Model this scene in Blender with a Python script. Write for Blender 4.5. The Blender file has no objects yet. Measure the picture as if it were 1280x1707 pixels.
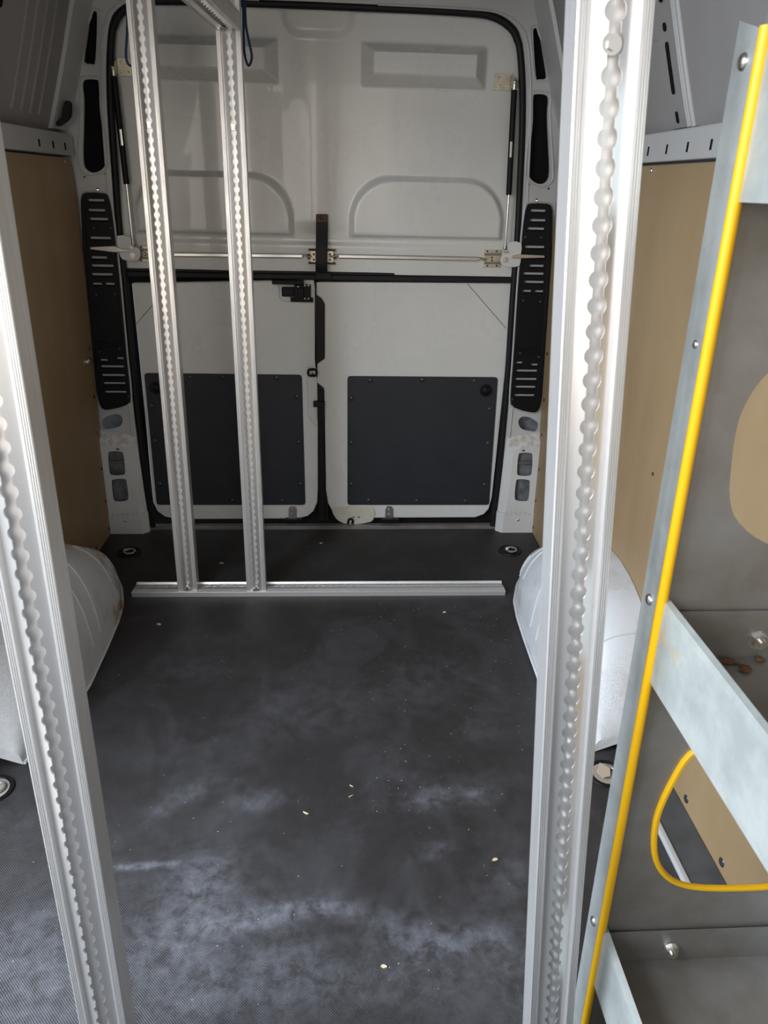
import bpy, bmesh, math, random
from mathutils import Vector, Matrix, noise

random.seed(7)
S = bpy.context.scene
COL = S.collection

# ------------------------------------------------------------------ camera
F_PX, IW, IH = 1200.0, 1280.0, 1707.0
YAW, PITCH, ROLL = 0.06473981, 0.42629883, 0.02518274
CAM = Vector((0.07279, 0.0, 1.39833))
_cy, _sy, _cp, _sp = math.cos(YAW), math.sin(YAW), math.cos(PITCH), math.sin(PITCH)
FW = Vector((_sy * _cp, _cy * _cp, -_sp))
_r0 = Vector((_cy, -_sy, 0)); _u0 = _r0.cross(FW)
RT = math.cos(ROLL) * _r0 + math.sin(ROLL) * _u0
UP = -math.sin(ROLL) * _r0 + math.cos(ROLL) * _u0
cam_data = bpy.data.cameras.new('camera')
cam = bpy.data.objects.new('camera', cam_data); COL.objects.link(cam)
cam_data.sensor_fit = 'VERTICAL'; cam_data.sensor_height = 36.0
cam_data.lens = 36.0 * F_PX / IH
cam_data.clip_start = 0.02
M = Matrix.Identity(4)
for i in range(3):
    M[i][0], M[i][1], M[i][2], M[i][3] = RT[i], UP[i], -FW[i], CAM[i]
cam.matrix_world = M
cam_data.dof.use_dof = True
cam_data.dof.focus_distance = 2.6
cam_data.dof.aperture_fstop = 12.0
S.camera = cam

# ------------------------------------------------------------------ light
S.view_settings.view_transform = 'Standard'
S.view_settings.look = 'None'
S.view_settings.gamma = 1.0
S.view_settings.use_curve_mapping = False
S.view_settings.exposure = 0.88
W = bpy.data.worlds.new('daylight'); S.world = W; W.use_nodes = True
wn, wl = W.node_tree.nodes, W.node_tree.links
wn.clear()
_out = wn.new('ShaderNodeOutputWorld'); _bg = wn.new('ShaderNodeBackground')
_tc = wn.new('ShaderNodeTexCoord'); _sep = wn.new('ShaderNodeSeparateXYZ')
_mr = wn.new('ShaderNodeMapRange'); _cr = wn.new('ShaderNodeValToRGB')
wl.new(_tc.outputs['Generated'], _sep.inputs[0]); wl.new(_sep.outputs['Z'], _mr.inputs['Value'])
_mr.inputs['From Min'].default_value = -0.3; _mr.inputs['From Max'].default_value = 1.0
e = _cr.color_ramp.elements
e[0].position = 0.0; e[0].color = (0.62, 0.54, 0.47, 1)
e[1].position = 1.0; e[1].color = (0.50, 0.68, 1.0, 1)
x = e.new(0.26); x.color = (1.0, 0.91, 0.80, 1)
x = e.new(0.5); x.color = (0.80, 0.89, 1.0, 1)
wl.new(_mr.outputs[0], _cr.inputs[0]); wl.new(_cr.outputs[0], _bg.inputs['Color'])
_bg.inputs['Strength'].default_value = 0.75
wl.new(_bg.outputs[0], _out.inputs[0])

def area(name, loc, target, sx, sy, energy, color):
    d = bpy.data.lights.new(name, 'AREA'); d.shape = 'RECTANGLE'; d.size = sx; d.size_y = sy
    d.energy = energy; d.color = color
    o = bpy.data.objects.new(name, d); COL.objects.link(o); o.location = loc
    o.rotation_euler = (Vector(target) - Vector(loc)).to_track_quat('-Z', 'Y').to_euler()
    return o
# daylight falling in through the open side door and from the open front
area('side_door_daylight', (-2.1, 0.35, 2.1), (0.1, 1.3, 0.3), 2.2, 2.0, 130, (0.80, 0.89, 1.0))
area('front_daylight', (-1.5, -3.2, 2.0), (0.0, 2.2, 0.8), 3.2, 2.4, 40, (1.0, 0.91, 0.80))

# ------------------------------------------------------------------ helpers
def at(px, py, axis, val):
    """photo pixel -> point on the plane axis = val"""
    d = FW + RT * ((px - IW / 2) / F_PX) - UP * ((py - IH / 2) / F_PX)
    k = 'XYZ'.index(axis)
    return CAM + d * ((val - CAM[k]) / d[k])
def xz(px, py, y):
    p = at(px, py, 'Y', y); return (p.x, p.z)

def mat(name, c1, c2=None, rough=0.5, metal=0.0, scale=8.0, bump=0.0, bump_scale=200.0, stretch=(1, 1, 1),
        rough2=None, lo=0.35, hi=0.65, detail=4.0, coat=0.0, spec=0.5):
    m = bpy.data.materials.new(name); m.use_nodes = True
    n, l = m.node_tree.nodes, m.node_tree.links
    b = n['Principled BSDF']
    b.inputs['Base Color'].default_value = (*c1, 1); b.inputs['Roughness'].default_value = rough
    b.inputs['Metallic'].default_value = metal; b.inputs['Coat Weight'].default_value = coat
    b.inputs['Specular IOR Level'].default_value = spec
    tc = n.new('ShaderNodeTexCoord'); mp = n.new('ShaderNodeMapping')
    mp.inputs['Scale'].default_value = stretch
    l.new(tc.outputs['Object'], mp.inputs['Vector'])
    if c2 is not None or rough2 is not None:
        nz = n.new('ShaderNodeTexNoise'); nz.inputs['Scale'].default_value = scale
        nz.inputs['Detail'].default_value = detail; nz.inputs['Roughness'].default_value = 0.6
        l.new(mp.outputs[0], nz.inputs['Vector'])
        mr = n.new('ShaderNodeMapRange'); mr.inputs['From Min'].default_value = lo
        mr.inputs['From Max'].default_value = hi
        l.new(nz.outputs['Fac'], mr.inputs['Value'])
        if c2 is not None:
            mx = n.new('ShaderNodeMix'); mx.data_type = 'RGBA'
            mx.inputs['A'].default_value = (*c1, 1); mx.inputs['B'].default_value = (*c2, 1)
            l.new(mr.outputs[0], mx.inputs['Factor']); l.new(mx.outputs['Result'], b.inputs['Base Color'])
        if rough2 is not None:
            m2 = n.new('ShaderNodeMapRange'); m2.inputs['To Min'].default_value = rough
            m2.inputs['To Max'].default_value = rough2
            l.new(mr.outputs[0], m2.inputs['Value']); l.new(m2.outputs[0], b.inputs['Roughness'])
    if bump:
        n2 = n.new('ShaderNodeTexNoise'); n2.inputs['Scale'].default_value = bump_scale
        n2.inputs['Detail'].default_value = 2.0
        l.new(mp.outputs[0], n2.inputs['Vector'])
        bp = n.new('ShaderNodeBump'); bp.inputs['Strength'].default_value = bump; bp.inputs['Distance'].default_value = 0.002
        l.new(n2.outputs['Fac'], bp.inputs['Height']); l.new(bp.outputs[0], b.inputs['Normal'])
    return m

WHITE = mat('white_van_paint', (0.66, 0.66, 0.645), (0.60, 0.595, 0.57), rough=0.30, rough2=0.42, scale=3.0, coat=0.2)
DOORW = mat('white_door_paint', (0.68, 0.685, 0.67), (0.63, 0.63, 0.60), rough=0.24, rough2=0.34, scale=2.5, coat=0.3)
FRAME = mat('grey_body_paint', (0.50, 0.50, 0.50), (0.44, 0.44, 0.435), rough=0.38, scale=4.0)
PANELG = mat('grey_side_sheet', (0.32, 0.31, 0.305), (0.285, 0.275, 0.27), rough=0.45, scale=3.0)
CAVITY = mat('dark_cavity', (0.006, 0.006, 0.007), rough=0.8, spec=0.15)
INNERSHADE = mat('inner_sheet_painted_shade', (0.17, 0.18, 0.19), (0.08, 0.085, 0.09), rough=0.45, scale=22.0)  # sheet colour darkened to paint in the shade inside the pillar openings
RUBBER = mat('black_rubber', (0.008, 0.008, 0.009), rough=0.55, spec=0.3)
BLACKP = mat('black_plastic', (0.006, 0.006, 0.007), rough=0.48, spec=0.2, bump=0.15, bump_scale=600)
LINING = mat('charcoal_lining', (0.017, 0.019, 0.024), (0.021, 0.023, 0.029), spec=0.4, rough=0.50, scale=10, bump=0.35, bump_scale=900)
RIVETB = mat('black_rivet', (0.035, 0.035, 0.04), rough=0.22)
PLY = mat('tan_plywood', (0.35, 0.245, 0.135), (0.30, 0.205, 0.108), rough=0.50, scale=5.0, stretch=(1, 1, 0.35), detail=8, spec=0.35)
ALU = mat('extruded_aluminium', (0.84, 0.83, 0.82), (0.74, 0.73, 0.72), rough=0.32, rough2=0.44, metal=0.72, scale=30, stretch=(6, 6, 0.25))
ALUIN = mat('track_inner_aluminium', (0.84, 0.83, 0.82), rough=0.31, metal=0.82)
GALV = mat('galvanised_sheet', (0.50, 0.535, 0.53), (0.36, 0.385, 0.385), rough=0.42, rough2=0.55, metal=0.35, scale=14, detail=6)
GALVD = mat('dull_galvanised_sheet', (0.335, 0.33, 0.325), (0.23, 0.21, 0.18), rough=0.40, rough2=0.52, metal=0.55, scale=6, detail=6)
YELLOW = mat('yellow_edge_trim', (0.90, 0.50, 0.004), rough=0.42)
ZINC = mat('zinc_plated_steel', (0.72, 0.70, 0.66), rough=0.30, metal=1.0)
GOLDZ = mat('yellow_zinc_plate', (0.66, 0.60, 0.47), (0.52, 0.46, 0.36), rough=0.42, metal=0.7, scale=40)
CHROME = mat('polished_rod', (0.80, 0.80, 0.80), rough=0.12, metal=1.0)
BLUE = mat('blue_webbing', (0.010, 0.045, 0.12), (0.006, 0.028, 0.08), rough=0.65, scale=200)
RUST = mat('rusty_rivet', (0.10, 0.035, 0.02), (0.05, 0.02, 0.015), rough=0.6, scale=60)
CREAM = mat('cream_plate', (0.60, 0.585, 0.50), (0.54, 0.52, 0.43), rough=0.4, scale=20)
ARCHM = mat('painted_wheel_arch', (0.64, 0.655, 0.67), (0.50, 0.49, 0.47), rough=0.40, scale=9, lo=0.52, hi=0.75, detail=8)
WOODCHIP = mat('pale_wood_chip', (0.75, 0.62, 0.42), (0.6, 0.45, 0.28), rough=0.7, scale=90)
DUST = mat('saw_dust', (0.34, 0.30, 0.25), rough=0.8)
STRIPG = mat('grey_kick_strip', (0.075, 0.08, 0.085), (0.055, 0.058, 0.06), rough=0.45, scale=14)
CARD = mat('brown_card', (0.48, 0.38, 0.29), rough=0.7)
DIRT = mat('brown_dirt', (0.22, 0.12, 0.05), (0.12, 0.06, 0.03), rough=0.85, scale=90)
CONC = mat('pavement', (0.44, 0.39, 0.33), (0.36, 0.32, 0.27), rough=0.8, scale=3)

def floor_material():
    m = bpy.data.materials.new('phenolic_mesh_floor'); m.use_nodes = True
    n, l = m.node_tree.nodes, m.node_tree.links
    b = n['Principled BSDF']
    tc = n.new('ShaderNodeTexCoord')
    sep = n.new('ShaderNodeSeparateXYZ'); l.new(tc.outputs['Object'], sep.inputs[0])
    def mathn(op, a, bb=None):
        k = n.new('ShaderNodeMath'); k.operation = op
        for i, v in enumerate((a, bb)):
            if v is None: continue
            if isinstance(v, (int, float)): k.inputs[i].default_value = v
            else: l.new(v, k.inputs[i])
        return k.outputs[0]
    X, Y = sep.outputs['X'], sep.outputs['Y']
    n1 = n.new('ShaderNodeTexNoise'); n1.inputs['Scale'].default_value = 4.0; n1.inputs['Detail'].default_value = 8
    n1.inputs['Roughness'].default_value = 0.65; n1.inputs['Distortion'].default_value = 0.6
    l.new(tc.outputs['Object'], n1.inputs['Vector'])
    n2 = n.new('ShaderNodeTexNoise'); n2.inputs['Scale'].default_value = 26.0; n2.inputs['Detail'].default_value = 7
    n2.inputs['Roughness'].default_value = 0.72; n2.inputs['Distortion'].default_value = 0.25
    l.new(tc.outputs['Object'], n2.inputs['Vector'])
    # individual chalky scuffs where the photo shows them: (cx, cy, half length, half width, angle, strength)
    total = None
    scuffs = []
    for (px, py, a, bb, ang, s) in [
        (455, 1525, .11, .026, .16, 1.0), (560, 1515, .06, .016, -.12, .9), (340, 1460, .07, .06, .6, .75), (240, 1443, .075, .009, .06, 1.3),
        (715, 1330, .055, .032, .3, .8), (790, 1325, .05, .03, .0, .8), (690, 1560, .09, .035, -.35, .85), (760, 1570, .10, .03, .1, .8),
        (400, 1640, .16, .06, .3, .6), (300, 1560, .10, .08, .4, .7), (800, 1215, .05, .05, .1, .35), (430, 1335, .07, .03, .1, .55),
        (620, 1640, .2, .05, .0, .4), (860, 1600, .06, .1, .2, .5), (850, 1460, .07, .05, .5, .35), (60, 1560, .1, .07, .2, .4), (500, 1180, .20, .10, .2, .18),
        (720, 1130, .14, .10, .4, .22), (330, 1120, .12, .06, .2, .18), (720, 1420, .05, .02, .4, .6), (300, 1330, .1, .03, .7, .4), (60,1650,.12,.08,.2,.5)]:
        p = at(px, py, 'Z', 0.0)
        ca, sa = math.cos(ang), math.sin(ang)
        dx = mathn('SUBTRACT', X, p.x); dy = mathn('SUBTRACT', Y, p.y)
        u = mathn('DIVIDE', mathn('ADD', mathn('MULTIPLY', dx, ca), mathn('MULTIPLY', dy, sa)), a)
        v = mathn('DIVIDE', mathn('SUBTRACT', mathn('MULTIPLY', dy, ca), mathn('MULTIPLY', dx, sa)), bb)
        q = mathn('ADD', mathn('MULTIPLY', u, u), mathn('MULTIPLY', v, v))
        g = mathn('MULTIPLY', mathn('DIVIDE', 1.0, mathn('ADD', 1.0, mathn('MULTIPLY', q, q))), s)
        total = g if total is None else mathn('ADD', total, g)
    mr1 = n.new('ShaderNodeMapRange'); mr1.inputs['From Min'].default_value = 0.38; mr1.inputs['From Max'].default_value = 0.72
    l.new(n2.outputs['Fac'], mr1.inputs['Value'])
    mr2 = n.new('ShaderNodeMapRange'); mr2.inputs['From Min'].default_value = 0.46; mr2.inputs['From Max'].default_value = 0.78
    l.new(n1.outputs['Fac'], mr2.inputs['Value'])
    scuff = mathn('MULTIPLY', total, mathn('ADD', mathn('MULTIPLY', mr1.outputs[0], 0.8), 0.12))
    k = 2 * math.pi / 0.0052
    sx = mathn('SINE', mathn('MULTIPLY', X, k)); sy = mathn('SINE', mathn('MULTIPLY', Y, k)); mesh_ = mathn('MULTIPLY', sx, sy)
    scuff = mathn('MULTIPLY', scuff, mathn('ADD', 0.52, mathn('MULTIPLY', mesh_, 0.30)))
    fac = mathn('MINIMUM', mathn('ADD', scuff, mathn('ADD', mathn('MULTIPLY', mr2.outputs[0], 0.12), mathn('MULTIPLY', mathn('MULTIPLY', mr1.outputs[0], n1.outputs['Fac']), 0.07))), 0.8)
    mx = n.new('ShaderNodeMix'); mx.data_type = 'RGBA'
    mx.inputs['A'].default_value = (0.021, 0.018, 0.0172, 1); mx.inputs['B'].default_value = (0.27, 0.275, 0.31, 1)
    l.new(fac, mx.inputs['Factor'])
    # tiny pale specks
    vo = n.new('ShaderNodeTexVoronoi'); vo.inputs['Scale'].default_value = 26.0
    l.new(tc.outputs['Object'], vo.inputs['Vector'])
    sp = mathn('MULTIPLY', mathn('LESS_THAN', vo.outputs['Distance'], 0.045), mathn('GREATER_THAN', n2.outputs['Fac'], 0.52))
    mx2 = n.new('ShaderNodeMix'); mx2.data_type = 'RGBA'; mx2.inputs['B'].default_value = (0.22, 0.20, 0.18, 1)
    l.new(mx.outputs['Result'], mx2.inputs['A']); l.new(sp, mx2.inputs['Factor'])
    l.new(mx2.outputs['Result'], b.inputs['Base Color'])
    rr = n.new('ShaderNodeMapRange'); rr.inputs['To Min'].default_value = 0.40; rr.inputs['To Max'].default_value = 0.62
    l.new(n1.outputs['Fac'], rr.inputs['Value']); l.new(rr.outputs[0], b.inputs['Roughness'])
    # woven mesh relief
    bp = n.new('ShaderNodeBump'); bp.inputs['Strength'].default_value = 0.5; bp.inputs['Distance'].default_value = 0.0006
    l.new(mesh_, bp.inputs['Height']); l.new(bp.outputs[0], b.inputs['Normal'])
    return m
FLOORM = floor_material()
def stain(m, spots, color, scale=60.0, strength=1.0, lo=.42, hi=.62):
    """irregular dirt patches at world positions (x, y, z, radius)"""
    n, l = m.node_tree.nodes, m.node_tree.links; b = n['Principled BSDF']
    g = n.new('ShaderNodeNewGeometry'); nz = n.new('ShaderNodeTexNoise'); nz.inputs['Scale'].default_value = scale; nz.inputs['Detail'].default_value = 6
    l.new(g.outputs['Position'], nz.inputs['Vector'])
    mr = n.new('ShaderNodeMapRange'); mr.inputs['From Min'].default_value = lo; mr.inputs['From Max'].default_value = hi
    l.new(nz.outputs['Fac'], mr.inputs['Value']); tot = None
    for x, y, z, r in spots:
        d = n.new('ShaderNodeVectorMath'); d.operation = 'DISTANCE'; l.new(g.outputs['Position'], d.inputs[0]); d.inputs[1].default_value = (x, y, z)
        k = n.new('ShaderNodeMapRange'); k.inputs['From Min'].default_value = r; k.inputs['From Max'].default_value = r * .35
        l.new(d.outputs['Value'], k.inputs['Value'])
        if tot is None: tot = k.outputs[0]
        else:
            a = n.new('ShaderNodeMath'); a.operation = 'MAXIMUM'; l.new(tot, a.inputs[0]); l.new(k.outputs[0], a.inputs[1]); tot = a.outputs[0]
    mu = n.new('ShaderNodeMath'); mu.operation = 'MULTIPLY'; l.new(tot, mu.inputs[0]); l.new(mr.outputs[0], mu.inputs[1])
    m2 = n.new('ShaderNodeMath'); m2.operation = 'MULTIPLY'; l.new(mu.outputs[0], m2.inputs[0]); m2.inputs[1].default_value = strength
    mx = n.new('ShaderNodeMix'); mx.data_type = 'RGBA'; mx.inputs['B'].default_value = (*color, 1)
    old = b.inputs['Base Color'].links
    if old: l.new(old[0].from_socket, mx.inputs['A'])
    else: mx.inputs['A'].default_value = b.inputs['Base Color'].default_value
    l.new(m2.outputs[0], mx.inputs['Factor']); l.new(mx.outputs['Result'], b.inputs['Base Color'])
FOOTP = mat('white_pillar_paint', (0.66, 0.66, 0.645), (0.60, 0.595, 0.57), rough=0.30, rough2=0.42, scale=3.0, coat=0.2)
stain(FOOTP, [(s * x, 2.87, .43, .06) for s in (1, -1) for x in (.80, .84, .88)], (.40, .33, .25), 45, .7)
stain(FOOTP, [(s * x, 2.85, .094, .012) for s in (1, -1) for x in (.80, .82, .84, .86, .88, .90)], (.35, .27, .2), 150, .7)
stain(ARCHM, [(-.73, 2.25, .03, .10), (-.75, 2.30, .07, .09), (-.735, 2.18, .03, .08), (-.80, 2.22, .20, .08)], (.25, .15, .08), 22, .95, .44, .58)
stain(ARCHM, [(.74, 1.54, .12, .10), (.80, 1.55, .16, .10), (.86, 1.56, .2, .10), (.76, 1.5, .05, .08), (-.80, 1.6, .2, .2), (-.84, 1.8, .3, .15)], (.40, .385, .36), 300, .6, .45, .65)
LIPG = mat('galvanised_lip', (0.47, 0.50, 0.48), (0.33, 0.355, 0.345), rough=0.42, rough2=0.55, metal=0.30, scale=16, detail=6)
stain(LIPG, [(.47, .725, .895, .012), (.47, .713, .893, .012), (.47, .692, .893, .014), (.47, .725, .91, .008), (.47, .715, .85, .012)], (.55, .38, .16), 90, .7)

def org(p):
    v = Vector((0, 0, 0))
    while p is not None:
        v += Vector(p.location); p = p.parent
    return v
def obj(name, bm, m, parent=None, smooth=False, local=False, bevel=0.0):
    """link a bmesh built in world coordinates as one mesh object"""
    bmesh.ops.recalc_face_normals(bm, faces=bm.faces)
    if not local:
        bmesh.ops.translate(bm, verts=bm.verts, vec=-org(parent))
    me = bpy.data.meshes.new(name); bm.to_mesh(me); bm.free()
    if smooth:
        me.polygons.foreach_set('use_smooth', [True] * len(me.polygons))
        me.set_sharp_from_angle(angle=math.radians(38))
    me.materials.append(m)
    o = bpy.data.objects.new(name, me); COL.objects.link(o)
    o.parent = parent
    if bevel:
        mod = o.modifiers.new('bevel', 'BEVEL'); mod.width = bevel; mod.segments = 2; mod.limit_method = 'ANGLE'
    return o
def thing(name, label, cat, loc=(0, 0, 0), group=None):
    o = bpy.data.objects.new(name, None); COL.objects.link(o); o.location = loc
    o.empty_display_size = 0.05
    o['label'] = label; o['category'] = cat
    if group: o['group'] = group
    return o
def tag(o, label, cat, group=None):
    o['label'] = label; o['category'] = cat
    if group: o['group'] = group
    return o
def struct(name, bm, m, parent=None, **k):
    o = obj(name, bm, m, parent, **k)
    if parent is None: o['kind'] = 'structure'
    return o

def box(bm, lo, hi):
    lo, hi = Vector(lo), Vector(hi)
    mt = Matrix.Translation((lo + hi) / 2) @ Matrix.Diagonal((*(hi - lo), 1))
    bmesh.ops.create_cube(bm, size=1.0, matrix=mt); return bm
def cyl(bm, a, b, r, seg=16, r2=None):
    a, b = Vector(a), Vector(b); d = b - a
    mt = Matrix.Translation((a + b) / 2) @ d.to_track_quat('Z', 'Y').to_matrix().to_4x4()
    bmesh.ops.create_cone(bm, cap_ends=True, segments=seg, radius1=r, radius2=r if r2 is None else r2, depth=d.length, matrix=mt)
    return bm
def dome(bm, c, n, r, h=0.5):
    """button head: flattened half sphere at c facing n"""
    c, n = Vector(c), Vector(n).normalized()
    mt = Matrix.Translation(c) @ n.to_track_quat('Z', 'Y').to_matrix().to_4x4() @ Matrix.Diagonal((1, 1, h, 1))
    bmesh.ops.create_uvsphere(bm, u_segments=14, v_segments=8, radius=r, matrix=mt); return bm
def tube(bm, pts, r, seg=8, closed=False, flat=None):
    """round (or flat=(w,h) rectangular-ish) tube along points"""
    pts = [Vector(p) for p in pts]; n = len(pts); rings = []
    prev = None
    for i, p in enumerate(pts):
        if closed: t = pts[(i + 1) % n] - pts[i - 1]
        else: t = pts[min(i + 1, n - 1)] - pts[max(i - 1, 0)]
        t.normalize()
        up = prev if prev is not None else (Vector((0, 1, 0)) if abs(t.y) < 0.9 else Vector((1, 0, 0)))
        a = t.cross(up)
        if a.length < 1e-6: a = t.orthogonal()
        a.normalize(); bvec = a.cross(t).normalized(); prev = bvec
        ring = []
        for k in range(seg):
            an = 2 * math.pi * (k + 0.5) / seg
            if flat:
                cx = math.copysign(min(1, abs(math.cos(an)) * 1.42), math.cos(an)); sx = math.copysign(min(1, abs(math.sin(an)) * 1.42), math.sin(an))
                ring.append(bm.verts.new(p + a * cx * flat[0] / 2 + bvec * sx * flat[1] / 2))
            else:
                ring.append(bm.verts.new(p + a * math.cos(an) * r + bvec * math.sin(an) * r))
        rings.append(ring)
    for i in range(n if closed else n - 1):
        A, B = rings[i], rings[(i + 1) % n]
        for k in range(seg):
            bm.faces.new((A[k], A[(k + 1) % seg], B[(k + 1) % seg], B[k]))
    if not closed:
        bm.faces.new(rings[0]); bm.faces.new(list(reversed(rings[-1])))
    return bm
def smooth_path(pts, n=4, closed=False):
    """Catmull-Rom through points"""
    P = [Vector(p) for p in pts]; N = len(P); out = []
    for i in range(N if closed else N - 1):
        p0 = P[i - 1] if (closed or i > 0) else P[i]; p1 = P[i]; p2 = P[(i + 1) % N]
        p3 = P[(i + 2) % N] if (closed or i + 2 < N) else p2
        for k in range(n):
            t = k / n
            out.append(0.5 * ((2 * p1) + (p2 - p0) * t + (2 * p0 - 5 * p1 + 4 * p2 - p3) * t * t + (3 * p1 - p0 - 3 * p2 + p3) * t ** 3))
    if not closed: out.append(P[-1])
    return out
def plate(bm, outer, holes, to3, thick):
    """flat sheet with holes: loops of 2-D points, to3 maps to 3-D, thick is the extrusion vector"""
    tmp = bmesh.new(); edges = []
    for lp in [outer] + list(holes):
        vs = [tmp.verts.new(to3(*p)) for p in lp]
        for i in range(len(vs)): edges.append(tmp.edges.new((vs[i], vs[(i + 1) % len(vs)])))
    bmesh.ops.triangle_fill(tmp, use_beauty=True, use_dissolve=False, edges=edges)
    r = bmesh.ops.extrude_face_region(tmp, geom=list(tmp.faces))
    vs = [g for g in r['geom'] if isinstance(g, bmesh.types.BMVert)]
    bmesh.ops.translate(tmp, verts=vs, vec=Vector(thick))
    bmesh.ops.recalc_face_normals(tmp, faces=tmp.faces)
    me = bpy.data.meshes.new('tmp'); tmp.to_mesh(me); tmp.free()
    bm.from_mesh(me); bpy.data.meshes.remove(me); return bm
def rrect(x0, z0, x1, z1, r, n=5):
    pts = []
    for cx, cz, a0 in ((x1 - r, z1 - r, 0), (x0 + r, z1 - r, 90), (x0 + r, z0 + r, 180), (x1 - r, z0 + r, 270)):
        for k in range(n + 1):
            a = math.radians(a0 + 90 * k / n); pts.append((cx + r * math.cos(a), cz + r * math.sin(a)))
    return pts
def lerp_tab(tab, t):
    if t <= tab[0][0]: return tab[0][1]
    for (a, va), (b, vb) in zip(tab, tab[1:]):
        if t <= b: return va + (vb - va) * (t - a) / (b - a)
    return tab[-1][1]
def smooth2(loop, n=3):
    return [(p.x, p.y) for p in smooth_path([(a, b, 0) for a, b in loop], n, True)]
def mirror(loop): return [(-a, b) for a, b in loop]

# ------------------------------------------------------------------ room shell
YP = 2.885                       # inner face of the rear pillars
YD = 2.925                       # inner face of the rear doors
bm = bmesh.new(); box(bm, (-0.945, -0.62, -0.02), (0.945, 2.905, 0.0)); struct('floor', bm, FLOORM)
bm = bmesh.new(); box(bm, (-14, -16, -0.75), (14, 12, -0.70)); g_ = struct('ground', bm, CONC)
bm = bmesh.new(); box(bm, (-.93, -.66, -.02), (.93, -.63, 1.0)); struct('front_light_block', bm, PANELG)  # unseen half-height partition, added to block light from the ground outside

WALLX = [(0, .922), (.4, .914), (.93, .888), (1.33, .870), (1.47, .873)]      # inner face of the plywood
def wallx(z): return lerp_tab(WALLX, z)
SECT = [(.935, -.02), (.932, .4), (.915, .93), (.90, 1.33), (.90, 1.463), (.878, 1.465), (.870, 1.468), (.870, 1.528), (.872, 1.533), (.905, 1.536),
        (.895, 1.56), (.858, 1.66), (.816, 1.78), (.773, 1.91), (.745, 1.985)]
def wall(side, y0, y1):
    bm = bmesh.new(); ys = [y0 + (y1 - y0) * i / 24 for i in range(25)]
    rows = [[bm.verts.new((side * x, y, z)) for y in ys] for x, z in SECT]
    for i in range(len(rows) - 1):
        for j in range(24): bm.faces.new((rows[i][j], rows[i][j + 1], rows[i + 1][j + 1], rows[i + 1][j]))
    back = [[bm.verts.new((side * (x + .05), y, z)) for y in (y0, y1)] for x, z in SECT]
    for i in range(len(rows) - 1):
        bm.faces.new((back[i][0], back[i][1], back[i + 1][1], back[i + 1][0]))
        bm.faces.new((rows[i][0], rows[i + 1][0], back[i + 1][0], back[i][0])); bm.faces.new((rows[i][-1], rows[i + 1][-1], back[i + 1][1], back[i][1]))
    bm.faces.new(rows[0] + [back[0][1], back[0][0]]); bm.faces.new(rows[-1] + [back[-1][1], back[-1][0]])
    o = struct('wall_left' if side < 0 else 'wall_right', bm, PANELG, smooth=True)
    return o
wl_o = wall(-1, 1.28, 2.9)
wr_o = wall(1, -0.62, 2.9)
bm = bmesh.new()
CS = [(-.795, 1.985), (-.70, 2.06), (-.45, 2.10), (0, 2.115), (.45, 2.10), (.70, 2.06), (.795, 1.985)]
lo_ = [[bm.verts.new((x, y, z)) for y in (-.62, 2.93)] for x, z in CS]
hi_ = [[bm.verts.new((x, y, z + .03)) for y in (-.62, 2.93)] for x, z in CS]
for i in range(6):
    bm.faces.new((lo_[i][0], lo_[i][1], lo_[i + 1][1], lo_[i + 1][0])); bm.faces.new((hi_[i][0], hi_[i + 1][0], hi_[i + 1][1], hi_[i][1]))
struct('ceiling', bm, PANELG, smooth=True)

# side details: rail slots, vertical roof bows, embossing on the upper sheets
def child(parent, name, bm, m, **k): return obj(name, bm, m, parent, **k)
for s, wo, ys in ((1, wr_o, (2.135, 2.02, 1.905, 1.79, 1.675)), (-1, wl_o, (2.55, 2.67, 2.78))):
    for y in ys:
        bm = bmesh.new(); box(bm, (s * .858 - .0008, y - .0045, 1.482), (s * .858 + .002, y + .0045, 1.503))
        child(wo, 'rail_slot', bm, CAVITY)
    bm = bmesh.new(); box(bm, (min(s * .858, s * .866), (0 if s > 0 else 1.3), 1.466), (max(s * .858, s * .868), 2.87, 1.5325)); child(wo, 'waist_rail', bm, FRAME, bevel=.004)
def upx(z): return lerp_tab([(z_, x_) for x_, z_ in SECT[9:]], z)
def bow(side, y, wo):
    zz = [1.54 + i * (.42 / 10) for i in range(11)]
    def strip(y0, y1, d0, d1):
        b = bmesh.new(); A = []
        for z in zz:
            xx = upx(z); A.append([b.verts.new((side * (xx - d), yy, z)) for yy, d in ((y0, .0), (y0, d0), (y1, d1), (y1, .0))])
        for i in range(10):
            for k in range(4): b.faces.new((A[i][k], A[i][(k + 1) % 4], A[i + 1][(k + 1) % 4], A[i + 1][k]))
        b.faces.new(A[0]); b.faces.new(A[-1]); return b
    child(wo, 'roof_bow', strip(y - .02, y + .075, .012, .012), PANELG)
    for dy_, dd_, r_ in ((-.026, .013, .005), (-.036, .014, .004), (-.047, .010, .006)):
        b = bmesh.new(); tube(b, [(side * (upx(z) - dd_), y + dy_, z) for z in zz], r_, 10); child(wo, 'bow_ridge', b, FRAME, smooth=True)
    child(wo, 'bow_edge', strip(y - .056, y - .020, .009, .010), PANELG)
    for z0, z1, w in ((1.61, 1.715, .008), (1.735, 1.752, .008), (1.79, 1.83, .012), (1.55, 1.575, .006)):
        b = bmesh.new(); pts = rrect(y + .03 - w, z0, y + .03 + w, z1, w * .9)
        zm = (z0 + z1) / 2
        plate(b, pts, [], lambda u, v: (side * (upx(v) - .0125), u, v), (-side * .002, 0, 0)); child(wo, 'bow_slot', b, CAVITY)
bow(1, 1.90, wr_o)
bow(-1, 2.235, wl_o)
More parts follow.
